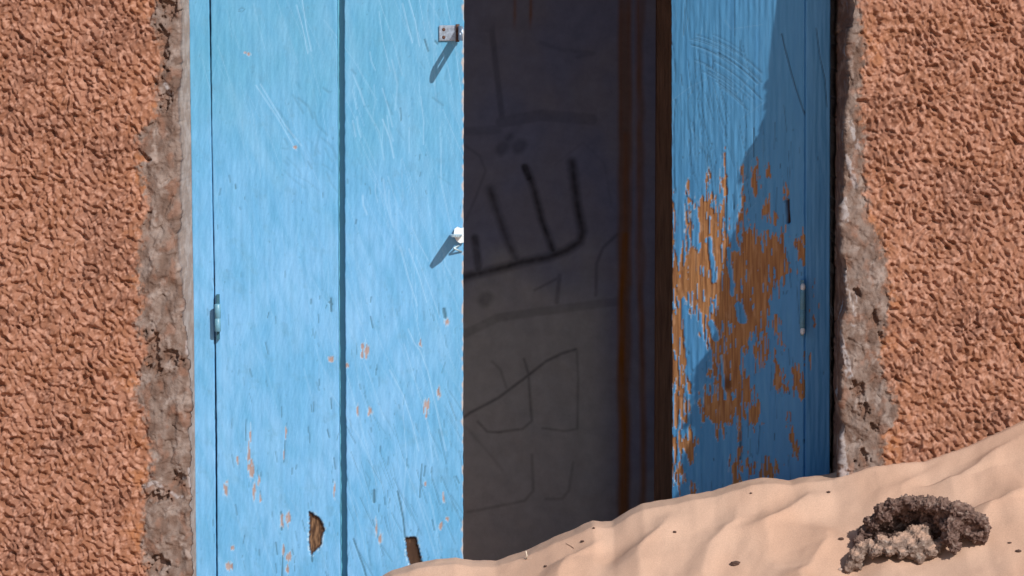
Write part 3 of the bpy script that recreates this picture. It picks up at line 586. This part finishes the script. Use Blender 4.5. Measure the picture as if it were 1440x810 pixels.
# ------------------------------------------------------------------ sand
CP = np.array([(-1500, 900), (0, 880), (400, 872), (500, 838), (550, 811), (580, 802), (612, 795), (640, 793), (665, 797), (697, 797), (740, 783), (780, 764), (808, 753), (823, 745), (835, 740), (848, 742), (862, 741), (880, 729), (905, 716), (945, 710), (975, 703),
               (1005, 699), (1030, 690), (1055, 683), (1075, 680), (1095, 680), (1115, 683), (1135, 678), (1170, 675), (1200, 666), (1232, 656), (1262, 653), (1300, 650), (1330, 640), (1370, 625), (1410, 607), (1440, 594), (1500, 575), (1700, 560), (3000, 560)], float)
YC = -0.097
_cx, _cz = unproj(CP[:, 0], CP[:, 1], YC)
RIDGES = []                                       # (points x,y ; height ; widths left,right)
def gnd(px, py, ysl=None):
    """rough ground point under a photo pixel, ignoring relief"""
    Ys = np.linspace(-1.3, YC, 600)
    xx, zz = unproj(px, py, Ys); s = base_sand(xx, Ys); i = np.argmax(zz < s); return float(xx[i]), float(Ys[i])
def base_sand(x, y):
    zc = np.interp(x, _cx, _cz); d = np.maximum(0, YC - y)
    far = 0.30 * (1 - np.exp(-d / 2.5))
    sm = np.interp(x, np.linspace(-2, 2, 200), _sm)
    k = ss(0, 0.16, d); zc = zc * (1 - k) + sm * k
    zc = zc - .007 * k - .012 * k * ss(.02, -.16, x)
    z = zc - 0.46 * (1 - np.exp(-d * .85)) * np.clip((zc - .05) / .5, .2, 1.5)
    di = np.maximum(0, y - YC - .05); z = z - .28 * di * ss(0, .1, di) - .0 * di
    return np.where(di > 0, np.maximum(z, np.minimum(zc - .02, .1)), z)
_g = np.linspace(-2, 2, 200); _k = np.exp(-0.5 * (np.arange(-12, 13) / 4.0) ** 2); _k /= _k.sum()
_sm = np.convolve(np.pad(np.interp(_g, _cx, _cz), 12, 'edge'), _k, 'valid')
RL = [  # photo polylines of sharp crests: shaded side lies to the left of the crest
    ([(1142, 699), (1105, 728), (1080, 742)], .014, .07, .10), ([(1165, 768), (1140, 790), (1125, 815)], .015, .08, .09), ([(945, 722), (935, 745), (905, 772), (900, 790)], .014, .07, .09),
    ([(862, 742), (840, 765), (800, 790), (790, 812)], .010, .05, .06), ([(1440, 612), (1400, 640), (1370, 668), (1340, 680)], .012, .07, .10), ([(1440, 700), (1400, 715), (1370, 750)], .014, .10, .10),
    ([(1340, 640), (1300, 668), (1270, 690)], .008, .06, .07), ([(1040, 735), (1000, 770), (985, 812)], .010, .08, .08)]
_R = None
def sand_z(x, y):
    global _R
    x = np.asarray(x, float); y = np.asarray(y, float)
    if _R is None: _R = [([gnd(a, b) for a, b in P], h, wl, wr) for P, h, wl, wr in RL]
    z = base_sand(x, y); d = np.maximum(0, YC - y); k = ss(0.0, .09, d) * (1 - ss(1.5, 4, d) * .3)
    sel = (np.abs(x) < 1.4) & (y > -1.6) & (y < .1)
    rl = 0.010 * (0.5 - np.sqrt(pn(x / .17 + .7 * y / .17, y / .26, 301) ** 2 + .012) * 2) + .007 * fbm(x / .08, y / .14, 2, 302) + .012 * fbm(x / .5, y / .5, 2, 303)
    z = z + rl * k
    z = z + .15 * fbm(x / 6, y / 6, 3, 305) * ss(2, 9, np.hypot(x, y)) + .0022 * fbm(x / .035, y / .06, 3, 306) * sel
    if sel.any():
        xs_, ys_ = x[sel], y[sel]; add = np.zeros_like(xs_)
        for P, h, wl, wr in _R:
            P = sorted(P, key=lambda p: p[1]); Y_ = np.array([p[1] for p in P]); X_ = np.array([p[0] for p in P])
            xc_ = np.interp(ys_, Y_, X_) + .008 * pn(ys_ / .06, ys_ * 0, 307); dx = xs_ - xc_
            end = ss(Y_[0] - .10, Y_[0] + .02, ys_) * ss(Y_[-1] + .07, Y_[-1] - .02, ys_)
            prof = np.where(dx < 0, np.maximum(0, 1 + dx / wl) ** 1.5, np.maximum(0, 1 - dx / wr) ** 2)
            add += 1.2 * h * prof * end
        z = z.copy(); z[sel] += add * k[sel]
    return z
def span(a, b, st, lo, hi, n):
    f = np.arange(a, b, st); g_ = np.geomspace(st * 2, 1, n)
    L_ = a - (np.geomspace(st, a - lo, n))[::-1]; H_ = f[-1] + np.geomspace(st, hi - f[-1], n); return np.concatenate([L_, f, H_])
sx = span(-.35, .98, .0036, -160, 160, 60); sy = span(-1.15, .04, .0042, -160, 160, 60)
SX, SY = np.meshgrid(sx, sy); SZ = sand_z(SX, SY)
SZ = np.where((SY > .12), np.minimum(SZ, np.interp(SX, _cx, _cz) - .03), SZ)
C = mix(flat((0.54, 0.345, 0.25), SX.shape), (0.585, 0.39, 0.29), ss(-.3, .3, fbm(SX / .2, SY / .2, 3, 310)))
C = mix(C, (0.45, 0.285, 0.21), .25 * ss(.1, .5, fbm(SX / .05, SY / .08, 3, 311)))
sand = mesh_obj('sand', np.stack([SX, SY, SZ], -1).reshape(-1, 3), grid_faces(*SX.shape).reshape(-1, 4), M['sand'], None, np.concatenate([C, np.zeros(SX.shape + (1,))], -1).reshape(-1, 4), origin=(0, 0, 0))
tag(sand, kind='structure'); sand['label'] = 'pale pink desert sand drifted up against the wall and doorway'
def hit(px, py):
    Ys = np.linspace(-1.3, .05, 2000); xx, zz = unproj(px, py, Ys); s = sand_z(xx, Ys); i = int(np.argmax(zz < s)); return float(xx[i]), float(Ys[i]), float(s[i])

# ------------------------------------------------------------------ crusty clods
def clod(name, blobs, y0, voxel, disp, palette, dust, seed):
    """blobs: (px, py, r_px, dy): fused lumps, remeshed and roughened"""
    bm = bmesh.new()
    for (a, b, r, dy) in blobs:
        p = Vector(pt(a, b, hit(a, y0[0] + (a - 1200) * y0[1])[1] + dy)); mt = bmesh.ops.create_icosphere(bm, subdivisions=3, radius=r * .00118)
        for v in mt['verts']: v.co = Vector((v.co.x, v.co.y * 1.25, v.co.z)) + p
    me = bpy.data.meshes.new(name); bm.to_mesh(me); bm.free(); o = bpy.data.objects.new(name, me); COL.objects.link(o)
    md = o.modifiers.new('r', 'REMESH'); md.mode = 'VOXEL'; md.voxel_size = voxel
    dg = bpy.context.evaluated_depsgraph_get(); m2 = bpy.data.meshes.new_from_object(o.evaluated_get(dg)); bpy.data.objects.remove(o)
    n = len(m2.vertices); co = np.empty(n * 3); m2.vertices.foreach_get('co', co); co = co.reshape(-1, 3); no = np.empty(n * 3); m2.vertices.foreach_get('normal', no); no = no.reshape(-1, 3)
    F = [list(p.vertices) for p in m2.polygons]; bpy.data.meshes.remove(m2)
    tint = np.zeros((n, 4)); out = co.copy()
    for i in range(n):
        p = Vector(co[i]) * 1; q = p * 75 + Vector((seed, 0, 0))
        a = mnoise.noise(q * .8); b = mnoise.noise(q * 2.3 + Vector((9, 3, 1))); e = mnoise.noise(q * 5.1)
        q2 = q + Vector((b, e, a)) * .35; v1 = mnoise.voronoi(q2 * 1.9)[0]; v2 = mnoise.voronoi(q2 * 3.6)[0]; c2 = v1[1] - v1[0]
        h = disp * (.9 * a + .5 * b + .35 * e + .5 * min(1, c2 * 2.2) + .35 * min(1, (v2[1] - v2[0]) * 2) - .75)
        out[i] = co[i] + no[i] * h
        t = min(1, max(0, .5 + 1.1 * b + .5 * e)); cc = [palette[0][k] * (1 - t) + palette[1][k] * t for k in range(3)]
        if mnoise.noise(q * 1.7 + Vector((2, 8, 5))) > .38: cc = [cc[k] * .5 + palette[2][k] * .5 for k in range(3)]
        s_ = dust * min(1, max(0, (no[i][2] - .45 + .35 * a) * 3.0)); cc = [cc[k] * (1 - s_) + (.47, .31, .235)[k] * s_ for k in range(3)]
        tint[i, :3] = cc
    return mesh_obj(name, out, F, M['rock'], None, tint)
dark = clod('clod', [(1208, 764, 10, .0), (1216, 750, 12, .01), (1228, 735, 14, .0), (1243, 722, 15, -.01), (1258, 711, 14, -.015), (1272, 706, 12, -.015), (1290, 708, 13, -.02), (1306, 710, 13, -.02), (1324, 713, 13, -.02), (1342, 717, 14, -.02), (1360, 723, 14, -.015), (1377, 731, 13, -.01),
                     (1384, 744, 10, -.005), (1372, 750, 15, .0), (1355, 740, 16, 0), (1338, 738, 17, -.02), (1336, 756, 13, -.03), (1342, 769, 10, -.03), (1326, 728, 14, -.01), (1300, 724, 14, .01), (1275, 722, 15, .01), (1250, 733, 14, .02), (1232, 750, 14, .025), (1255, 750, 16, .03), (1285, 742, 18, .028), (1312, 742, 17, .022), (1262, 738, 16, .03), (1298, 734, 16, .03), (1275, 748, 15, .035), (1382, 756, 9, 0)],
            (775, -.05), .0019, .0062, [(.075, .042, .035), (.18, .118, .10), (.34, .26, .225)], .12, 3)
tag(dark, 'dark brown crusty clod arching behind the pale piece on the sand', 'clod')
pale = clod('clod', [(1192, 800, 8, 0), (1198, 793, 10, 0), (1203, 784, 12, 0), (1212, 772, 11, .008), (1222, 768, 11, .016), (1233, 774, 9, .004), (1241, 763, 12, .02), (1256, 767, 13, .018), (1270, 762, 15, .026), (1286, 752, 14, .03), (1300, 745, 11, .028), (1268, 779, 7, -.002), (1283, 772, 16, .01),
                     (1297, 765, 18, .012), (1308, 776, 11, .0), (1294, 784, 9, -.004), (1250, 775, 8, .004), (1226, 779, 7, 0), (1319, 769, 9, .012), (1207, 796, 8, 0), (1326, 760, 8, .014)],
            (803, -.14), .0017, .0038, [(.15, .105, .085), (.26, .19, .16), (.40, .33, .29)], .85, 8)
tag(pale, 'pale grey crust piece with sand on top lying before the dark clod', 'clod')

# ------------------------------------------------------------------ small clods, straw
SM = [((1034, 794), 6.5, 'small dark clod alone in the sand below the dark furrow, largest of the crumbs'), ((1183, 759), 4.2, 'dark crumb on sand just above the left tip of the pale crust'), ((949, 749), 3.4, 'dark crumb on sand right in front of the dark timber post'),
      ((1165, 693), 3.2, 'dark crumb on sand below the right edge of the blue frame'), ((819, 762), 3.4, 'dark crumb high on the sand crest in the doorway gap'), ((835, 743), 2.6, 'tiny crumb on the peak of the sand in the doorway'),
      ((767, 797), 3.2, 'dark crumb on sand low in the doorway gap'), ((1056, 694), 2.4, 'tiny crumb on the crest below the narrow door leaf'), ((1420, 764), 2.8, 'dark crumb right of the clods, upper of two'), ((1432, 776), 3.8, 'dark crumb right of the clods, lower of two'),
      ((1182, 802), 4.0, 'light chip in the shadow at the left end of the pale crust'), ]
for (p, r, lb) in SM:
    x, y, z = hit(*p); q = np.random.RandomState(int(p[0])); bm = bmesh.new(); bmesh.ops.create_icosphere(bm, subdivisions=2, radius=1)
    sc_ = np.array([1.0 + .3 * q.rand(), .8 + .3 * q.rand(), .55 + .25 * q.rand()]) * r * .00095
    V = []
    for v in bm.verts:
        n_ = 1 + .45 * mnoise.noise(v.co * 1.7 + Vector((p[0], 0, 0))); V.append((x + v.co.x * sc_[0] * n_, y + v.co.y * sc_[1] * n_, z + sc_[2] * .35 + v.co.z * sc_[2] * n_))
    F = [[v.index for v in f.verts] for f in bm.faces]; bm.free()
    o = mesh_obj('crumb', V, F, M['pebble'] if 'light' not in lb else M['chip'], None, smooth=False); tag(o, lb, 'crumb', 'crumbs of dirt scattered on the sand')
def straw_piece(pts, r, lb, m='straw'):
    w = [hit(*p[:2]) for p in pts]; bm = bmesh.new(); V = []; F = []
    for i, (p, q) in enumerate(zip(pts, w)):
        for k in range(5):
            a = k * 2 * math.pi / 5; V.append((q[0] + math.cos(a) * r, q[1] + (math.sin(a) * r if p[2] else 0), q[2] + p[2] + r * (.6 if p[2] else math.sin(a) + 1)))
    for i in range(len(pts) - 1):
        for k in range(5): F.append([i * 5 + k, i * 5 + (k + 1) % 5, (i + 1) * 5 + (k + 1) % 5, (i + 1) * 5 + k])
    F += [[4, 3, 2, 1, 0], [len(V) - 5 + k for k in range(5)]]
    bm.free(); o = mesh_obj('straw', V, F, M[m], None); tag(o, lb, 'straw', 'bits of dry straw on the sand')
straw_piece([(740, 787, 0.0), (741, 787, .006), (739.5, 787, .014)], .0009, 'pale straw tip standing up on the sand low in the doorway')
straw_piece([(736, 788, 0.001), (748, 786, .001)], .0007, 'pale straw bit lying flat beside the upright straw')
straw_piece([(530, 812, .002), (540, 812, .002)], .001, 'dark twig bit at the foot of the wide door leaf', 'timber')
straw_piece([(796, 765, .0005), (803, 769, .0005), (807, 772, .0005)], .0006, 'thin twig curled beside the crest crumb in the doorway', 'timber')
